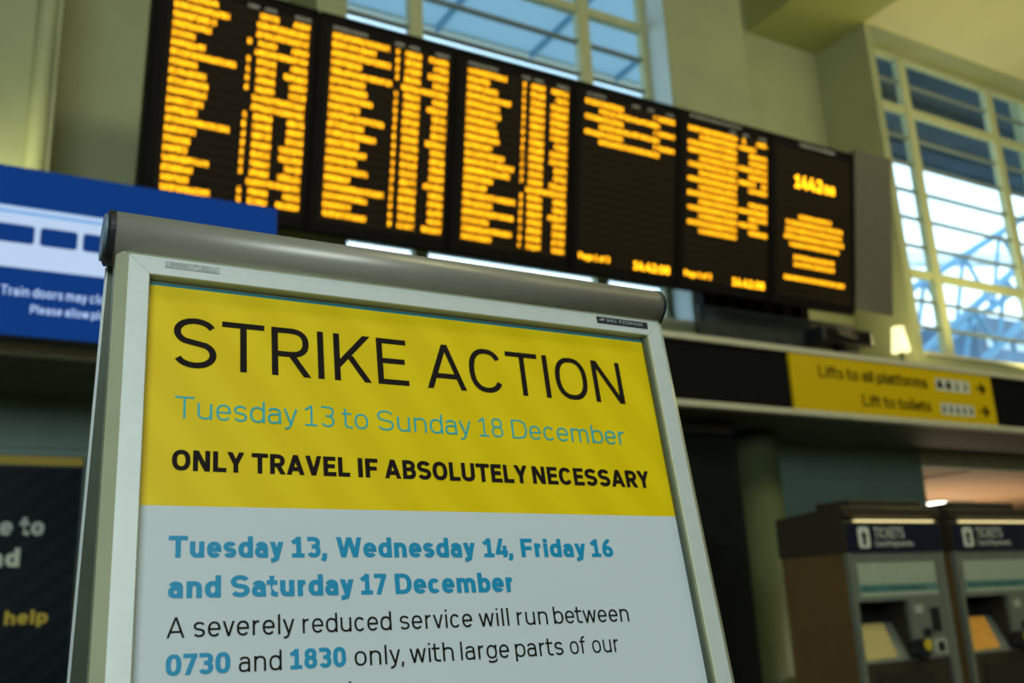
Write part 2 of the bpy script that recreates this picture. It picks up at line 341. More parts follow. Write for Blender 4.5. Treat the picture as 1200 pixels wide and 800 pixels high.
# ------------------------------------------------------------------ the hall
YN, YW, YP = 8.60, 9.05, 9.60                 # wall face, window plane, niche back
TOP = 9.64; LEDGE = 3.98; SOF = 3.18; SILL = 4.36
struct('floor', (-12, 28, -12, 20, -.2, 0), 'floor')
wb = tag(empty('wall_back', (0, 0, 0)), kind='structure')
def wpart(name, dims, m='wall'): return bx(name, dims, m, wb)
wpart('wall_pier', (-12, .52, YN, 9.9, LEDGE, 10.7)); wpart('niche_back', (.52, 2.9, YP, 9.9, LEDGE, 10.7)); wpart('wall_pier', (2.9, 3.23, YN, 9.9, LEDGE, 10.7))
wpart('window_apron', (3.23, 7.65, YN, 9.9, LEDGE, SILL)); wpart('window_lintel', (3.23, 7.65, YN, YW+.08, TOP, 10.7))
wpart('wall_pier', (7.65, 9.03, YN, YW+.08, LEDGE, 10.7)); wpart('pier_core', (8.3, 9.03, YW+.08, 9.9, LEDGE, 10.7)); wpart('niche_back', (9.03, 11.65, YP, 9.9, LEDGE, 10.7))
wpart('wall_pier', (11.65, 11.80, YN, 9.9, LEDGE, 10.7)); wpart('window_apron', (11.80, 16.40, YN, 9.9, LEDGE, SILL + .02)); wpart('window_lintel', (11.80, 16.40, YN, YW+.08, TOP, 10.7))
wpart('wall_pier', (16.40, 22, YN, YW+.08, LEDGE, 10.7)); wpart('pier_core', (17.4, 22, YW+.08, 9.9, LEDGE, 10.7))
wl = bmesh.new(); lathe(wl, (.40, YN, 0), ((.085, LEDGE), (.085, TOP)), 20); link('trim_moulding', wl, 'wall', wb, True)
tag(bx('wall_lower', (-12, 12.88, 9.75, 9.9, 0, SOF), 'wall_dim'), kind='structure')
struct('trim_1', (-12, 12.86, 9.72, 9.75, 2.74, 2.78), 'wall_dim')
struct('trim_2', (12.88, 22, 9.75, 9.9, 2.96, SOF), 'lip')
struct('wall_left', (-12.2, -12, -12, 9.9, 0, 10.7), 'wall'); struct('wall_right', (22, 22.2, -12, 9.9, 0, 10.7), 'wall'); struct('wall_front', (-12, 22, -12.2, -12, 0, 10.7), 'wall')
ce = tag(empty('ceiling', (0, 0, 0)), kind='structure')
bx('ceiling_bay', (-12, 10.19, -12, YP, 10.62, 10.8), 'beam', ce); bx('ceiling_bay', (11.65, 22, -12, YN, TOP + .01, 10.8), 'ceil', ce)
bx('ceiling_beam', (10.19, 11.65, -12, YP, TOP, 10.8), 'beam', ce); bx('ceiling_beam', (1.46, 2.92, -12, YP, TOP, 10.8), 'beam', ce)
# balcony slab with fascia lips
fa = tag(empty('trim_3', (0, 0, 0)), kind='structure')
bx('balcony_slab', (-12, 22, 8.06, 9.90, SOF, LEDGE - .03), 'soffit', fa)
bx('fascia_lip', (-12, 22, 7.97, 8.10, SOF - .02, SOF + .05), 'lip', fa, .008); bx('fascia_lip', (-12, 22, 7.96, 8.10, LEDGE - .07, LEDGE), 'lip', fa, .008)
bx('ledge_top', (-12, 22, 8.06, YN, LEDGE - .035, LEDGE - .005), 'lip', fa)
xs = [-12, -9.3, -6.7, -4.1, -1.5, 1.1, 3.7, 6.2, 8.47]
for x0, x1 in zip(xs, xs[1:]): bx('fascia_panel', (x0+.006, x1-.006, 8.02, 8.06, SOF+.05, LEDGE-.07), 'black', fa)
for x0, x1 in ((12.26, 14.8), (14.8, 17.4), (17.4, 22)): bx('fascia_panel', (x0+.006, x1-.006, 8.02, 8.06, SOF+.05, LEDGE-.07), 'black', fa)
# room beyond the opening on the right
bx_ = struct('wall_far', (10, 30, 19.8, 20, 0, 3.3), 'wall_dim'); struct('wall_side', (12.7, 12.88, 9.9, 19.8, 0, 3.1), 'wall_dim'); struct('wall_end', (30, 30.2, 9.75, 20, 0, 3.3), 'wall_dim'); struct('wall_return', (22.2, 30, 9.75, 9.9, 0, 3.3), 'wall_dim')
ce2 = tag(bx('ceiling_far', (12.88, 30, 9.9, 19.8, 3.06, 3.2), 'salmon'), kind='structure')
bx('ceiling_joint', (14.9, 15.0, 9.9, 19.8, 3.045, 3.06), mat('ceiling_joint', (.25, .10, .06), .6), ce2)
cl = empty('ceiling_light', (19.6, 14.4, 3.06)); tag(cl, 'bright white ceiling light panel beyond the opening above the ticket machines', 'ceiling light')
bx('housing', (-.62, .62, -.34, .34, -.05, 0), 'white', cl, .01); bx('diffuser', (-.58, .58, -.30, .30, -.07, -.05), emis('light_diffuser', (1, .97, .85), 9), cl, .005)
area('far_room_fill', (18.2, 14.2, .9), (18.2, 14.4, 3.0), 6, 4, 95, (1, .80, .52))  # unseen fill, added floating low to light the far ceiling

# ------------------------------------------------------------------ windows
def window(n, x0, x1, z0, z1, mull, trans, bars):
    w = tag(empty('window_%d' % n, (x0, YW, z0)), kind='structure'); W = x1-x0; H = z1-z0; f = .09
    for dims in ((0, f, -.05, .06, 0, H), (W-f, W, -.05, .06, 0, H), (f, W-f, -.05, .06, 0, f), (f, W-f, -.05, .06, H-f, H)): bx('frame', dims, 'winframe', w, .006)
    for m in mull: bx('mullion', (m-x0-.085, m-x0+.085, -.07, .06, f, H-f), 'winframe', w, .012)
    cx = [f] + [m-x0 for m in mull] + [W-f]; ws = [0] + [.085]*len(mull) + [0]
    zz = sorted([(t-z0, .06) for t in trans] + [(b-z0, .018) for b in bars]); zs = [(f, 0)] + zz + [(H-f, 0)]
    for i in range(len(cx)-1):
        a, b = cx[i]+ws[i], cx[i+1]-ws[i+1]
        for z, h in zz: bx('transom' if h > .03 else 'glazing_bar', (a, b, -.05 if h > .03 else -.02, .05, z-h, z+h), 'winframe' if h > .03 else 'bar', w)
        for (za, ha), (zb, hb) in zip(zs, zs[1:]): bx('pane', (a+.002, b-.002, .005, .013, za+ha+.001, zb-hb-.001), 'glass', w)
def zr(r): return r*YW + EYE
window(1, 3.24, 7.64, SILL, TOP, [.4665*YW, .7295*YW], [zr(.518), zr(.830)], [zr(r) for r in (.425, .471, .570, .622, .674, .726, .778, .887)])
window(2, 11.81, 16.36, SILL+.02, TOP, [1.432*YW, 1.683*YW], [zr(.518), zr(.832)], [zr(r) for r in (.425, .471, .570, .622, .674, .726, .779, .889)])
wpart('reveal_daylight', (7.635, 7.65, YN+.02, YW-.06, SILL, TOP-.002), mat('reveal_daylight_tint', (.62, .72, .72), .4)); bx('window_sill', (3.23, 7.65, YN-.04, YW-.05, SILL-.05, SILL), 'lip', wb); bx('window_sill', (11.8, 16.4, YN-.04, YW-.05, SILL-.03, SILL+.02), 'lip', wb)  # daylight on the jamb is put into the pale blue of its lining

# ------------------------------------------------------------------ outside, seen through the panes
c1 = empty('platform_canopy', (6, 12, 11.42)); tag(c1, 'pale blue translucent canopy roof seen through the window above the departure board', 'canopy')
for i in range(8): bx('canopy_panel', (-9 + i*2, -7.03 + i*2, -2.8, 2.0, 0, .03), 'canopyl', c1)
for i in range(9): bx('canopy_rib', (-9.06 + i*2, -8.98 + i*2, -2.8, 2.0, -.10, .0), 'steelblue', c1)
bx('canopy_edge', (-9, 7, 2.0, 2.1, -.03, .12), 'white', c1); bx('gutter', (-9, 7, 3.0, 3.3, -.35, .45), 'roofpale', c1)
c2 = empty('dark_canopy', (18.5, 12, 11.42)); tag(c2, 'dark blue lined canopy roof seen through the top of the right-hand window', 'canopy')
for i in range(5): bx('canopy_panel', (-5.4 + i*3, -2.42 + i*3, -2.8, 2.0, 0, .2), 'canopyd', c2)
for i in range(3): bx('canopy_rib', (-5.4, 9.6, -1.3+i*1.3, -1.2+i*1.3, -.2, 0), 'canopyd', c2)
bx('canopy_edge', (-5.4, 9.6, 2.0, 2.2, -.05, .2), 'canopyd', c2)
def truss(name, loc, L, H, n, slope, label):
    o = empty(name, loc); tag(o, label, 'truss'); g = lambda x, z: (x, 0, z + slope*x)
    def chord(nm, a, b, r): link(nm, rod(bmesh.new(), a, b, r), 'steelblue', o)
    chord('chord', g(0, 0), g(L, 0), .13); chord('chord', g(0, H), g(L, H), .13)
    for i in range(n):
        a, b = L*i/n, L*(i+1)/n; chord('brace', g(a, 0), g((a+b)/2, H), .07); chord('brace', g((a+b)/2, H), g(b, 0), .07)
    return o
truss('footbridge_truss', (26.2, 19.5, 8.1), 14, 2.3, 6, .52, 'upper blue steel footbridge truss rising to the right outside the right-hand window')
truss('stair_truss', (23.6, 17.5, 5.8), 12, 1.7, 6, .62, 'lower blue steel stair truss outside the right-hand window')
t3 = empty('platform_roof', (41, 26, 16.0)); tag(t3, 'pale grey ribbed platform roof beyond the blue trusses outside the right window', 'roof')
for i in range(10): bx('roof_sheet', (-9+i*1.5, -7.53+i*1.5, -3, 3, -.1, .1), 'roofpale', t3)
t3.rotation_euler = (math.radians(24), math.radians(-8), 0)
fb = empty('office_block', (34.2, 20.5, 0)); tag(fb, 'dark blue glazed block behind the trusses at the lower right of the right window', 'building')
bx('wall', (-3.0, 9, 0, 6, 0, 10.6), 'navyglass', fb)
for i in range(5):
    for j in range(5):
        bx('window', (-2.6 + j*1.7, -1.3 + j*1.7, -.06, 0, 6.0+i*.85, 6.3+i*.85), 'roofpale', fb)  # pale strips stand for light reflected in the glass wall
struct('ground', (-60, 90, 10, 90, -.3, -.05), 'roofpale')

# ------------------------------------------------------------------ departure board (leans forward 9.3 degrees)
TB = math.radians(9.3); VB = 2.05
nb = Vector((0, math.cos(TB), math.sin(TB))); ub = Vector((0, -math.sin(TB), math.cos(TB)))
bd = empty('departure_board', Vector((0, 0, EYE)) + nb*8.4 + ub*VB, (TB, 0, 0))
tag(bd, 'long black six panel departure board with amber station lists, hung below the windows', 'departure board')
hbm = bmesh.new(); prism(hbm, [(.03, 0), (.30, .22), (.30, 2.0), (.03, 2.09)], 'x', 1.165, 9.70); link('housing', hbm, 'ledcase', bd)
hbm = bmesh.new(); prism(hbm, [(-.02, .075), (.30, .28), (.30, 2.10), (-.02, 2.165)], 'x', 9.705, 10.38); link('end_panel', hbm, 'boardgrey', bd)['label'] = 'plain grey end panel'
for x in (2.0, 4.6, 7.2, 9.4): bx('bracket', (x, x+.10, .30, .70, .4, .5), 'ledcase', bd)
pl = lambda a, b: (a, -.012, b - VB)
def led_chars(bm, x0, x1, vc, h=.053, cw=.030):
    """dot matrix characters between x0 and x1: five by seven cells, lit dots merged along each row"""
    n = max(1, round((x1-x0)/cw)); cw = (x1-x0)/n; dw = cw*.86/5; dh = h/7
    for c in range(n):
        for r in range(7):
            k = 0
            while k < 5:
                if random.random() < .66:
                    e = k+1
                    while e < 5 and random.random() < .6: e += 1
                    X0 = x0 + c*cw + k*dw; X1 = x0 + c*cw + e*dw; z0 = vc - h/2 + r*dh
                    bm.faces.new([bm.verts.new(pl(*p)) for p in ((X0, z0), (X1, z0), (X1, z0+dh*.86), (X0, z0+dh*.86))]); k = e+1
                else: k += 1
    return bm
U0 = [1.320 + 1.4145*i for i in range(6)]; PITCH = .0848
def row(panel, spans, v, h=.053, cw=.030):
    bm = bmesh.new()
    for a, b in spans: led_chars(bm, a, b, v, h, cw)
    return tag(link('text_row', bm, 'led', panel), kind='stuff')
L1 = [160, 205, 160, 142, 85, 125, 243, 100, 135, 145, 142, 132, 113, 235, 113, 95, 88, 168, 112, 100, 152]; L1 = [x*.00228 for x in L1]; L1[20] = .41
L2 = [x*.0029 for x in (195, 150, 202, 104, 210, 118, 127, 147, 104, 190, 121, 164, 107, 134, 103, 143, 85, 200, 145, 92, 145)]
L3 = [x*.00295 for x in (152, 84, 118, 170, 127, 131, 115, 122, 129, 103, 152, 190, 175, 111, 88, 200, 112, 195, 100, 190, 112)]
names = ['amber station list panel, leftmost', 'amber station list panel, second from left', 'amber station list panel, third from left', 'mostly blank panel with six amber lines at the top', 'amber connections panel with indented lines', 'clock panel with a centred amber notice']
for k in range(6):
    u0 = U0[k]; p = bx('display_panel', (u0-.135, u0+1.265, -.008, .03, .012, 2.085), 'ledcase', bd, .006); p['label'] = names[k]
    bx('bezel', (u0-.135, u0-.115, -.03, .0, .012, 2.085), 'ledcase', p); bx('bezel', (u0+1.245, u0+1.265, -.03, .0, .012, 2.085), 'ledcase', p)
    bx('bezel', (u0-.115, u0+1.245, -.03, .0, .012, .032), 'ledcase', p); bx('bezel', (u0-.115, u0+1.245, -.03, .0, 2.065, 2.085), 'ledcase', p)
    s = bx('screen', (u0-.045, u0+1.235, -.0095, -.008, .12, 1.955), 'ledscreen', p)
    lb = bmesh.new()
    for r in range(22):
        z = 3.945 + PITCH/2 - r*PITCH - VB; box(lb, u0-.04, u0+1.23, -.0105, -.0095, z-.008, z+.008)
    tag(link('louvres', lb, 'ledline', p), kind='stuff')
    V = lambda r: 3.945 - r*PITCH
    if k < 3:
        quadh = [(u0, u0+.34), (u0+.62, u0+.72), (u0+.77, u0+.88), (u0+1.05, u0+1.2)]; bm = bmesh.new()
        for a, b in quadh: led_chars(bm, a, b, 4.020, .034, .022)
        tag(link('heading', bm, 'heading', p), kind='stuff')
        LL = (L1, L2, L3)[k]
        for r in range(21):
            sp = [(u0, u0 + LL[r])]
            wide = (k, r) in {(0,1),(0,2),(0,4),(0,9),(0,10),(0,18),(1,4),(2,13)}
            if not ((k == 0 and r in (0, 1, 2, 4, 9, 10, 18)) or (k, r) in {(1, 4), (2, 13)}): sp.append((u0+.64, u0+.675))
            if wide: sp.append((u0+.712, u0+1.19))
            else: sp += [(u0+.735, u0+.905), (u0+(.985 if random.random() < .42 else 1.04), u0+1.195)]
            row(p, sp, V(r))
    if k in (3, 4):
        bm = bmesh.new(); led_chars(bm, u0+.02, u0+(.26 if k == 3 else .80), 4.030 if k == 3 else 4.092, .034, .022)
        for a, b in ((.62, .72), (.83, .92), (1.08, 1.2)): led_chars(bm, u0+a, u0+b, 4.02, .030, .022)
        tag(link('heading', bm, 'heading', p), kind='stuff')
        if k == 3:
            for r in (0, 2, 4):
                row(p, [(u0, u0+.50), (u0+.92, u0+.95), (u0+.98, u0+1.215)], V(r)); row(p, [(u0+.185, u0+1.0)], V(r+1))
        else:
            for r in range(15):
                full = r in (0, 2, 3, 5, 7, 9, 11, 13)
                sp = [(u0 if full else u0+.165, u0+.735)]
                rt = {0: [(.82, .87), (1.04, 1.21)], 1: [(.77, 1.03)], 2: [(.93, 1.21)], 3: [(.93, 1.21)], 4: [(.76, 1.21)], 5: [(.92, 1.21)], 6: [(.76, 1.03), (1.12, 1.21)], 7: [(.92, 1.21)], 9: [(.92, 1.21)], 10: [(.76, 1.21)], 11: [(.92, 1.21)], 12: [(.76, 1.06)], 13: [(.92, 1.21)]}.get(r, [])
                row(p, sp + [(u0+a, u0+b) for a, b in rt], V(r))
        text('page_counter', p, 'led', pl, [('Page 1 of 3', u0-.036, u0+.352, 2.212, .066)], .17)
        text('small_clock', p, 'led', pl, [('14:42:08', u0+.675, u0+1.168, 2.19, .092)], .19)
    if k == 5:
        bm = bmesh.new(); led_chars(bm, 8.73, 9.35, 4.088, .05, .030); tag(link('heading', bm, 'heading', p), kind='stuff')
        text('clock', p, 'led', pl, [('1442', 8.65, 9.12, 3.53, .165), ('08', 9.15, 9.34, 3.53, .115)], .20)
        for a, b, v in ((8.72, 9.27, 3.168), (8.50, 9.47, 3.081), (8.50, 9.46, 2.995), (8.47, 9.49, 2.908), (8.56, 9.40, 2.815), (8.63, 9.32, 2.662), (8.63, 9.32, 2.575), (8.47, 9.50, 2.40)): row(p, [(a, b)], v)

# dark box under the right end of the board
sb = empty('speaker_box', (9.55, 8.1, 4.12)); tag(sb, 'small black speaker box under the right end of the departure board', 'speaker')
bx('cabinet', (-.45, .45, -.12, .16, 0, .20), 'rubber', sb, .03); bx('bracket', (-.06, .06, .0, .10, -.14, 0), 'rubber', sb); bx('grille', (-.38, .38, -.128, -.12, .03, .17), 'ledcase', sb)

tb = empty('dark_backing', (7.62, 8.40, 4.10)); tag(tb, 'added dark box standing in for the shade under the departure board', 'dark box')
bx('backing_box', (0, 1.75, 0, .16, 0, .62), 'ledcase', tb); [bx('backing_rib', (.1+i*.3, .13+i*.3, -.02, 0, 0, .62), 'rubber', tb) for i in range(6)]  # dark block added where the board's shadow falls behind the mesh
# wire mesh railing on the ledge
rl = empty('mesh_railing', (7.45, 8.28, LEDGE)); tag(rl, 'dark wire mesh railing on the ledge between the departure board and the fascia', 'railing')
bm = bmesh.new()
for i in range(66):
    x = i*.04; box(bm, x-.009, x+.009, -.006, .006, 0, .46)
for i in range(12): box(bm, 0, 2.62, -.004, .004, .02+i*.038, .028+i*.038)
tag(link('wire_mesh', bm, 'mesh', rl), kind='stuff')
for i in range(3): bx('post', (i*1.30-.02, i*1.30+.02, .01, .05, 0, .5), 'mesh', rl)
bx('top_bar', (0, 2.62, -.02, .02, .46, .49), 'mesh', rl)

# glowing lantern on the ledge
ln = empty('ledge_lantern', (10.92, 8.30, LEDGE)); tag(ln, 'glowing cream glass lantern on a dark stem, on the ledge right of the departure board', 'lamp')
bm = bmesh.new(); lathe(bm, (0, 0, 0), ((.09, 0), (.08, .03), (.03, .05), (.025, .20), (.05, .22))); link('stem', bm, 'mesh', ln, True)
bm = bmesh.new(); lathe(bm, (0, 0, .22), ((.05, 0), (.125, .02), (.12, .06), (.085, .30), (.08, .36), (.03, .37))); link('glass_shade', bm, emis('lantern_glass', (1, .90, .42), 1.15), ln, True)
pt = bpy.data.lights.new('lantern_light', 'POINT'); pt.energy = 26; pt.color = (1, .86, .38); pt.shadow_soft_size = .12
po = bpy.data.objects.new('lantern_light', pt); COL.objects.link(po); po.location = (10.92, 8.12, LEDGE+.42)
bs = bx('wall_socket', (0, .09, 0, .04, 0, .16), 'mesh'); bs.location = (10.75, 9.56, 4.72); tag(bs, 'small dark box on the lit wall behind the glowing lantern', 'socket')

# ------------------------------------------------------------------ yellow direction sign on the fascia
sg = empty('direction_sign', (8.475, 8.02, SOF+.03)); tag(sg, 'yellow direction sign to the lifts, with arrows, set in the black fascia', 'sign')
SW = 3.775; SH = .765
bx('sign_face', (0, SW, -.04, 0, 0, SH), 'yellow', sg, .003)
sp = lambda a, b: (a - 8.475, -.0445, b + EYE - SOF - .03)
text('lettering', sg, 'ink', sp, [('Lifts to all platforms', 8.93, 10.90, 2.545, .145), ('Lift to toilets', 9.635, 10.905, 2.235, .145)], .15)
for x0, x1, z0, z1 in ((11.07, 11.76, 2.535, 2.70), (11.10, 11.78, 2.215, 2.37)):
    pg = polymesh('pictogram_plate', sg, 'white', sp, [rrect(x0, x1, z0, z1, .03)]); polys = []; n = 4 if z0 > 2.4 else 5
    for i in range(n):
        c = x0 + (i+.5)*(x1-x0)/n; h = z1-z0; q = .045
        if n == 4 and i < 2: polys.append(rrect(c-.055, c+.055, z0+.03, z0+.03+h*.5, .02)); polys.append(rrect(c-.025, c+.025, z1-.055, z1-.015, .015))
        else: polys.append([(c-.012, z0+.025), (c+.012, z0+.025), (c+.04, z0+.09), (c-.04, z0+.09)]); polys.append(rrect(c-.018, c+.018, z1-.055, z1-.02, .012))
    polymesh('pictograms', pg, 'ink', lambda a, b: (a - 8.475, -.0455, b + EYE - SOF - .03), polys)
for cz in (2.617, 2.305):
    x = 12.01; polymesh('arrow', sg, 'ink', sp, [[(x-.11, cz-.016), (x+.06, cz-.016), (x+.06, cz+.016), (x-.11, cz+.016)], [(x+.11, cz), (x-.0, cz+.085), (x-.035, cz+.06), (x+.03, cz)], [(x+.11, cz), (x+.03, cz), (x-.035, cz-.06), (x, cz-.085)]])

# ------------------------------------------------------------------ blue information screen
isn = empty('information_screen', (0, 7.60, 3.21)); tag(isn, 'wide blue information screen with a white train picture on the left fascia', 'screen')
bx('case', (-3.2, 2.235, .012, .20, -.03, 1.295), 'rubber', isn, .012)
E_blue = emis('screen_blue', (.0, .030, .17), .75); E_wht = emis('screen_white', (.52, .68, .92), .62); E_pale = emis('screen_pale_blue', (.16, .38, .72), .7); E_txt = emis('screen_text', (.45, .62, .92), .75)
ip = lambda d: (lambda a, b: (a, -d, b + EYE - 3.21))
bx('display', (-3.19, 2.225, 0, .012, -.02, 1.285), E_blue, isn, .002)
tr = quadmesh('train_picture', isn, E_pale, ip(.002), [(-3.0, 1.45, 2.60, 3.08)])
quadmesh('train_body', tr, E_wht, ip(.003), [(-3.0, 1.45, 2.60, 3.02), (-3.0, 1.45, 3.045, 3.075)])
polymesh('train_window', tr, E_blue, ip(.004), [rrect(x, x+.258, 2.79, 2.935, .025) for x in [.145 + .295*i for i in range(-9, 5)]])
text('lettering', isn, E_txt, ip(.003), [('Train doors may close', .215, 1.00, 2.385, .072), ('Please allow plenty of time', .42, 1.27, 2.262, .066)], .14)

# ------------------------------------------------------------------ poster frame on the lower wall at left
ps = empty('wall_poster', (0, 9.70, 0)); tag(ps, 'dark navy wall poster with a yellow top edge, lower left behind the poster stand', 'poster')
bx('backing', (-1.2, 1.09, 0, .05, .6, 2.665), 'rubber', ps, .004); bx('sheet', (-1.18, 1.075, -.006, 0, .62, 2.56), 'postergl', ps)
bx('yellow_edge', (-1.18, 1.08, -.012, 0, 2.575, 2.655), mat('poster_edge_yellow', (.55, .38, .01), .5), ps)
pq = lambda a, b: (a, -.008, b + EYE)
text('lettering', ps, mat('poster_pale_print', (.62, .68, .56), .5), pq, [('Welcome to', -.36, .80, .852, .165), ('and', .26, .625, .585, .160)], .22)
text('yellow_lettering', ps, mat('poster_yellow_print', (.55, .42, .02), .5), pq, [('here to help', -.06, .885, .10, .118)], .2)

# ------------------------------------------------------------------ columns under the balcony
gc = bmesh.new(); lathe(gc, (0, 0, 0), ((.34, 0), (.34, .25), (.30, .28), (.30, 3.17)), 36); g = link('green_column', gc, 'colgreen', None, True); g.location = (8.98, 9.25, 0)
tag(g, 'round glossy green column left of the ticket machines', 'column')
bc = empty('black_column', (7.55, 8.9, 0)); tag(bc, 'broad black clad column under the balcony beside the round green column', 'column')
bx('cladding', (-.75, .57, -.30, .30, 0, 3.02), 'colblack', bc, .05); bx('capital', (-.72, .54, -.27, .27, 3.02, 3.18), 'tvmcap', bc)

# ------------------------------------------------------------------ ticket machines
def machine(name, x, label, screen):
    t = empty(name, (x, 6.0, 0)); tag(t, label, 'ticket machine', 'ticket machines'); W = 1.25
    bx('cabinet', (.015, W-.015, .42, .78, 0, 1.47), 'tvm', t); bx('side_wall', (0, .015, .052, .78, 0, 1.466), 'tvm', t); bx('side_wall', (W-.015, W, .052, .78, 0, 1.466), 'tvm', t)
    c = bmesh.new(); prism(c, [(0, 1.466), (.80, 1.466), (.80, 1.82), (.05, 1.866), (-.02, 1.85), (-.02, 1.775), (.03, 1.76), (.0, 1.72)], 'x', -.01, W+.01); link('hood', c, 'tvmcap', t)
    bx('top_box', (.22, 1.17, .10, .5, 1.84, 1.935), 'tvmcap', t, .01)
    gl = bmesh.new(); prism(gl, rrect(.13, 1.17, 1.716, 1.748, .012), 'y', -.018, .02)
    for v in gl.verts: v.co.z = 1.735 + (v.co.z-1.732)*(1 - .55*abs((v.co.x-.65)/.52)**3)
    link('light_tube', gl, emis('machine_light', (1, .84, .38), .85), t)
    s = bx('sign', (.01, W-.01, -.012, .0, 1.468, 1.712), 'tvmnavy', t)
    f = lambda a, z: (a, -.014, z)
    ic = polymesh('ticket_symbol', s, 'white', f, [rrect(.140, .285, 1.50, 1.682, .03)])
    polymesh('symbol_arrow', ic, 'tvmnavy', lambda a, z: (a, -.0155, z), [[(.19, 1.525), (.235, 1.525), (.235, 1.60), (.19, 1.60)], [(.17, 1.60), (.255, 1.60), (.212, 1.655)]])
    text('lettering', s, 'white', f, [('TICKETS', .345, .74, 1.585, .092), ('Card Payments', .345, .84, 1.512, .052)], .14)
    bx('front_frame', (0, .05, .0, .05, .0, 1.466), 'tvmgrey', t); bx('front_frame', (W-.10, W, .0, .05, 0, 1.466), 'tvmgrey', t)
    n = bx('notice_panel', (.05, W-.10, .01, .05, 1.05, 1.466), 'tvmgrey', t)
    quadmesh('notice_sheet', n, 'tvmpaper', lambda a, z: (a, .008, z), [(.10, 1.11, 1.09, 1.375)])
    quadmesh('notice_band', n, mat('notice_teal', (.10, .24, .22), .5), lambda a, z: (a, .006, z), [(.10, 1.11, 1.125, 1.19)])
    text('notice_lettering', n, mat('notice_dark_teal', (.03, .12, .12), .5), lambda a, z: (a, .005, z), [('Buy tickets here', .14, .95, 1.135, .05)], .16)
    # recessed working area with a sloping touch screen
    bx('recess_back', (.05, .70, .38, .42, .3, 1.05), 'tvmdark', t); bx('recess_side', (.66, .70, .05, .40, .3, 1.05), 'tvmdark', t); bx('recess_side', (.035, .05, .05, .40, .3, 1.05), 'tvmdark', t)
    d = bmesh.new(); prism(d, [(.04, .50), (.04, .55), (.21, .865), (.38, .865), (.38, .50)], 'x', .055, .66); dd = link('sloping_desk', d, 'tvmgrey', t)
    q = bmesh.new(); q.faces.new([q.verts.new(p) for p in ((.105, .050, .572), (.50, .050, .580), (.555, .205, .862), (.19, .205, .862))])
    for v in q.verts: v.co.y -= .004; 
    link('touch_screen', q, screen, dd)
    bx('side_panel', (.70, W-.10, .01, .05, .545, 1.05), 'tvmgrey', t)
    bx('ticket_label', (.76, .86, .004, .01, .93, 1.00), 'tvmpaper', t)
    bx('card_slot', (.965, 1.075, -.004, .01, .77, .975), 'rubber', t, .004); bx('note_slot', (.83, .93, -.002, .01, .73, .80), 'rubber', t, .003)
    sp_ = bx('keypad', (.945, 1.11, -.002, .01, .575, .705), 'tvmpaper', t, .003); bx('key_block', (.99, 1.07, -.008, -.002, .60, .68), 'rubber', sp_)
    cb = bmesh.new(); rod(cb, (.735, .03, .635), (.735, -.06, .635), .085, 18); kn = link('coin_cup', cb, 'rubber', t)
    cc = bmesh.new(); rod(cc, (.775, -.05, .665), (.775, -.068, .665), .048, 16); link('yellow_button', cc, mat('cup_yellow', (.62, .45, .03), .4), kn)
    bx('delivery_hatch', (.20, .90, .01, .05, .20, .46), 'tvmdark', t, .004); bx('lower_front', (.05, W-.10, .03, .06, 0, .545), 'tvmcap', t)
    return t
scr1 = mat('touch_screen_pale', (.30, .25, .09), .3, emit=((.30, .24, .07), .22)); scr2 = mat('touch_screen_orange', (.30, .16, .03), .3, emit=((.42, .19, .02), .35), var=.3, scale=6)
machine('ticket_machine', 6.78, 'brown sided ticket machine with a pale screen, nearest the green column', scr1)
machine('ticket_machine', 8.20, 'ticket machine with an orange screen at the right edge, beside the pale screened one', scr2)
gp = tag(bx('filler_panel', (8.05, 8.18, 6.2, 6.7, 0, 1.75), 'tvmcap'), 'narrow dark filler panel standing between the two ticket machines', 'panel')

# ------------------------------------------------------------------ the poster stand in front
Q = Matrix(((.999122, .035759, .021823), (-.039193, .98186, .185514), (-.014794, -.186206, .982399)))   # columns: along, away, up the sheet
O = Vector((.1741, 1.0745, EYE + .3663)); LEN = 1.475
st = empty('poster_stand', O - Q.col[2]*LEN); st.rotation_euler = Q.to_euler()
tag(st, 'aluminium framed A-board poster stand announcing strike action, close in front', 'poster stand')
Z0 = LEN                                                # local z of the top of the visible sheet
OL, OR_, OT, OB = -.0362, .6940, .0410, -1.43; FW = .0350
prof = [(0, .020), (0, -.002), (.0125, -.0125), (FW-.001, -.0125), (FW, -.0115), (FW, .006), (FW, .020)]   # inward distance, depth
def fside(p, q, inx, inz):
    bm = bmesh.new(); rings = []
    for (x, z), (ix, iz) in ((p, inx), (q, inz)):
        rings.append([bm.verts.new((x + d*ix, n, z + d*iz + Z0)) for d, n in prof])
    m = len(prof)
    for i in range(m): bm.faces.new((rings[0][i], rings[0][(i+1) % m], rings[1][(i+1) % m], rings[1][i]))
    bm.faces.new(rings[0]); bm.faces.new(rings[1][::-1]); bmesh.ops.recalc_face_normals(bm, faces=bm.faces[:])
    o = link('frame_rail', bm, 'alu', st); o.data.materials.append(M['bevel']); 
    for f in o.data.polygons:
        if abs(f.normal.y) < .95 and f.normal.length > 0: f.material_index = 1
    return o
g_ = .0002
fside((OL, OB), (OL, OT-g_), (1, 1), (1, -1)); fside((OR_, OB), (OR_, OT-g_), (-1, 1), (-1, -1))
fside((OL+g_, OT), (OR_-g_, OT), (1, -1), (-1, -1)); fside((OL+g_, OB), (OR_-g_, OB), (1, 1), (-1, 1))
bx('back_board', (OL+.004, OR_-.004, .007, .0185, OB+Z0+.004, OT+Z0-.004), 'bracket', st)
pst = bx('poster', (-.010, .6550, .0, .0015, -1.395+Z0, -.2508+Z0), 'whitepaper', st)
bx('yellow_panel', (-.010, .6550, .0, .0015, -.2508+Z0, .0+Z0), 'posteryellow', pst)
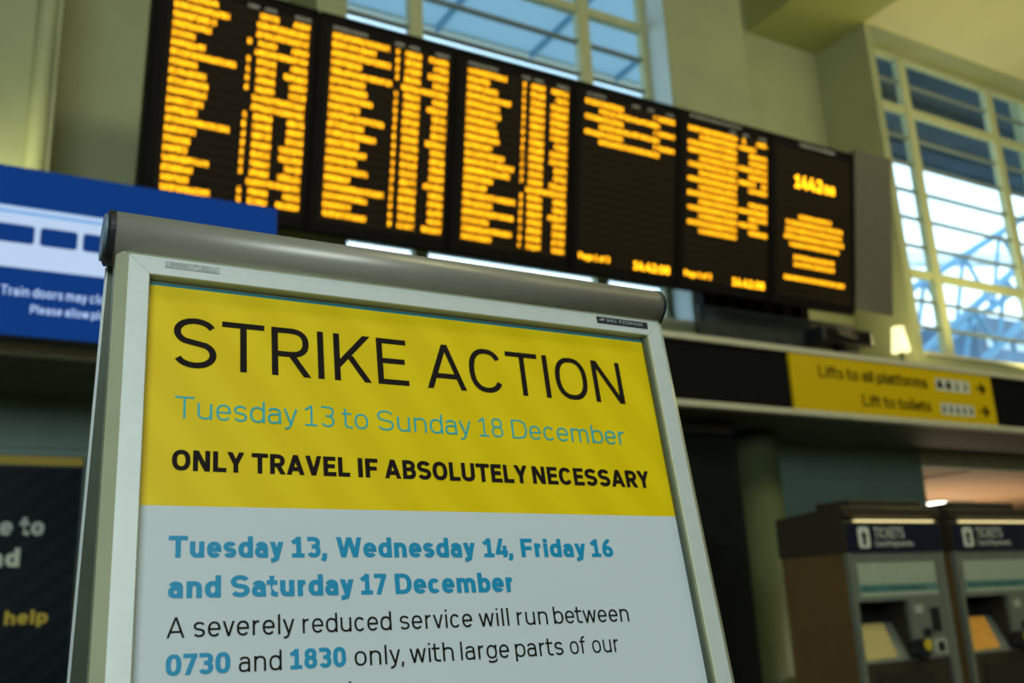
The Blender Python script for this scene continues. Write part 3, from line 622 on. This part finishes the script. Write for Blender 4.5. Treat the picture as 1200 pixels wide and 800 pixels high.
bx('teal_edge', (-.010, .6550, .0, .0015, 0+Z0, .0034+Z0), 'teal', pst); bx('top_margin', (-.010, .6550, .001, .002, .0034+Z0, .014+Z0), 'bevel', pst)
pp = lambda a, b: (a/1000, -.0003, b/1000 + Z0)
def words(name, m, w, base, cap, *ws):
    return text(name, pst, m, pp, [(s, a, b, base, cap) for s, a, b in ws], w)
for wd, xa, xb in (('STRIKE', 27.3, 299), ('ACTION', 322.5, 609)):       # big enough to be letters of their own
    full, Wd = lay(wd, .113); k = (xb - xa)/Wd; x = 0; prev = None
    for ch in wd:
        S_, W_, cl_ = glyph(ch, .113); l_, r_ = side(ch); x += l_*.8 if prev else 0; prev = ch
        x0_ = xa + x*k; x1_ = x0_ + W_*k; text('headline_letter', pst, 'ink', pp, [(ch, x0_, x1_, -97, 60.6)], .113); x += W_ + r_*.8
words('date_line', 'cyanink', .085, -155.8, 25, ('Tuesday', 30.7, 161.5), ('13', 170, 204), ('to', 214.5, 244), ('Sunday', 255.3, 374.5), ('18', 385, 418), ('December', 430.5, 598.5))
words('capital_line', 'ink', .21, -213.5, 22.6, ('ONLY', 29.6, 103), ('TRAVEL', 110.8, 219.5), ('IF', 228.8, 252.3), ('ABSOLUTELY', 260, 443.8), ('NECESSARY', 451, 624))
words('date_heading', 'blueink', .205, -303.6, 22.0, ('Tuesday', 29, 143), ('13,', 152, 190), ('Wednesday', 200, 363), ('14,', 374, 412), ('Friday', 422.5, 511), ('16', 519, 550))
words('date_heading', 'blueink', .205, -343.3, 22.0, ('and', 29.8, 80), ('Saturday', 89.5, 217), ('17', 225, 254), ('December', 263.5, 407))
words('body_line', 'ink', .105, -380.8, 19.6, ('A', 29.6, 46.5), ('severely', 54.5, 152.8), ('reduced', 161.2, 256.5), ('service', 266, 350.7), ('will', 359, 396.4), ('run', 406.5, 446), ('between', 454, 557))
words('time_line', 'blueink', .20, -415.2, 19.6, ('0730', 29.9, 89.5), ('1830', 148, 205.2))
words('body_line', 'ink', .105, -415.2, 19.6, ('and', 97.5, 139.3), ('only,', 214.2, 268), ('with', 274.6, 325), ('large', 333.3, 391.8), ('parts', 399.5, 461), ('of', 470, 491), ('our', 500, 537))
words('body_line', 'ink', .105, -449.5, 19.6, ('network', 29.9, 116), ('closed', 124.5, 209.5))
# cover sheet lips on the right side and label plates
bx('poster_channel', (.6552, .6588, -.006, .007, -1.39+Z0, .012+Z0), 'bracket', st)
lb = bx('brand_label', (.577, .661, -.0136, -.0125, .0155+Z0, .0255+Z0), 'rubber', st, .0004)
for v in lb.data.vertices: pass
text('label_lettering', lb, mat('label_silver_print', (.42, .46, .48), .4), lambda a, b: (a/1000, -.0140, b/1000+Z0), [('IMG', 593, 608, 18.2, 4.8), ('FEDMAR', 613.5, 652, 18.2, 4.8)], .10)
polymesh('label_swoosh', lb, mat('label_print_grey', (.42, .46, .48), .4), lambda a, b: (a/1000, -.0140, b/1000+Z0), [[(579, 20), (586, 22.5), (592, 22.8), (586, 21.0)], [(579, 19), (587, 19.6), (590, 20.6), (585, 20.2)]])
wl_ = bx('worn_sticker', (.014, .073, -.0131, -.0125, .0165+Z0, .0245+Z0), mat('worn_sticker_grey', (.33, .35, .33), .6, var=.35, scale=160), st); wl_['label'] = 'worn grey sticker with rubbed-off print'
# header rail: rounded extrusion with black end caps
def oval(k=1.0, n=36): return [(.010 + .037*k*math.cos(2*math.pi*i/n), .058 + Z0 + .0282*k*math.sin(2*math.pi*i/n)) for i in range(n)]
hb = bmesh.new(); prism(hb, oval(), 'x', -.0400, .6880); hd = link('header_rail', hb, 'header', st, True)
for f in hd.data.polygons: f.use_smooth = abs(f.normal.x) < .5
def cap(x0, x1, xm):
    bm = bmesh.new(); rings = []
    for x, k in ((x0, 1.03), (x1, 1.03), (xm, .92)):
        rings.append([bm.verts.new((x, p, q)) for p, q in oval(k)])
    n = 36
    for a, b in zip(rings, rings[1:]):
        for i in range(n): bm.faces.new((a[i], a[(i+1) % n], b[(i+1) % n], b[i]))
    bm.faces.new(rings[0]); bm.faces.new(rings[-1]); bmesh.ops.recalc_face_normals(bm, faces=bm.faces[:]); return link('end_cap', bm, 'rubber', st)
cL = cap(-.0400, -.0455, -.0475); cap(.6880, .6915, .6935)
dm = bmesh.new(); prism(dm, oval(.86), 'x', -.0475, -.0505); link('cap_disc', dm, 'capblue', cL)
# rear leaf leaning back from the header
def rear(name, dims, m):
    o = bx(name, dims, m, st); o.location = (0, .030, .05+Z0); o.rotation_euler = (math.radians(15.5), 0, 0); return o
rear('rear_frame', (OL-.004, OL+.032, 0, .020, -1.535, -.012), 'bracket'); rear('rear_frame', (OR_-.032, OR_, 0, .020, -1.535, -.012), 'bracket'); rear('rear_board', (OL+.032, OR_-.032, .004, .014, -1.48, -.012), 'whitepaper')
rear('rear_frame_edge', (OL-.0055, OL-.004, .0, .003, -1.535, -.012), 'alu'); rear('rear_frame_edge', (OL-.0055, OL-.004, .017, .020, -1.535, -.012), 'alu')
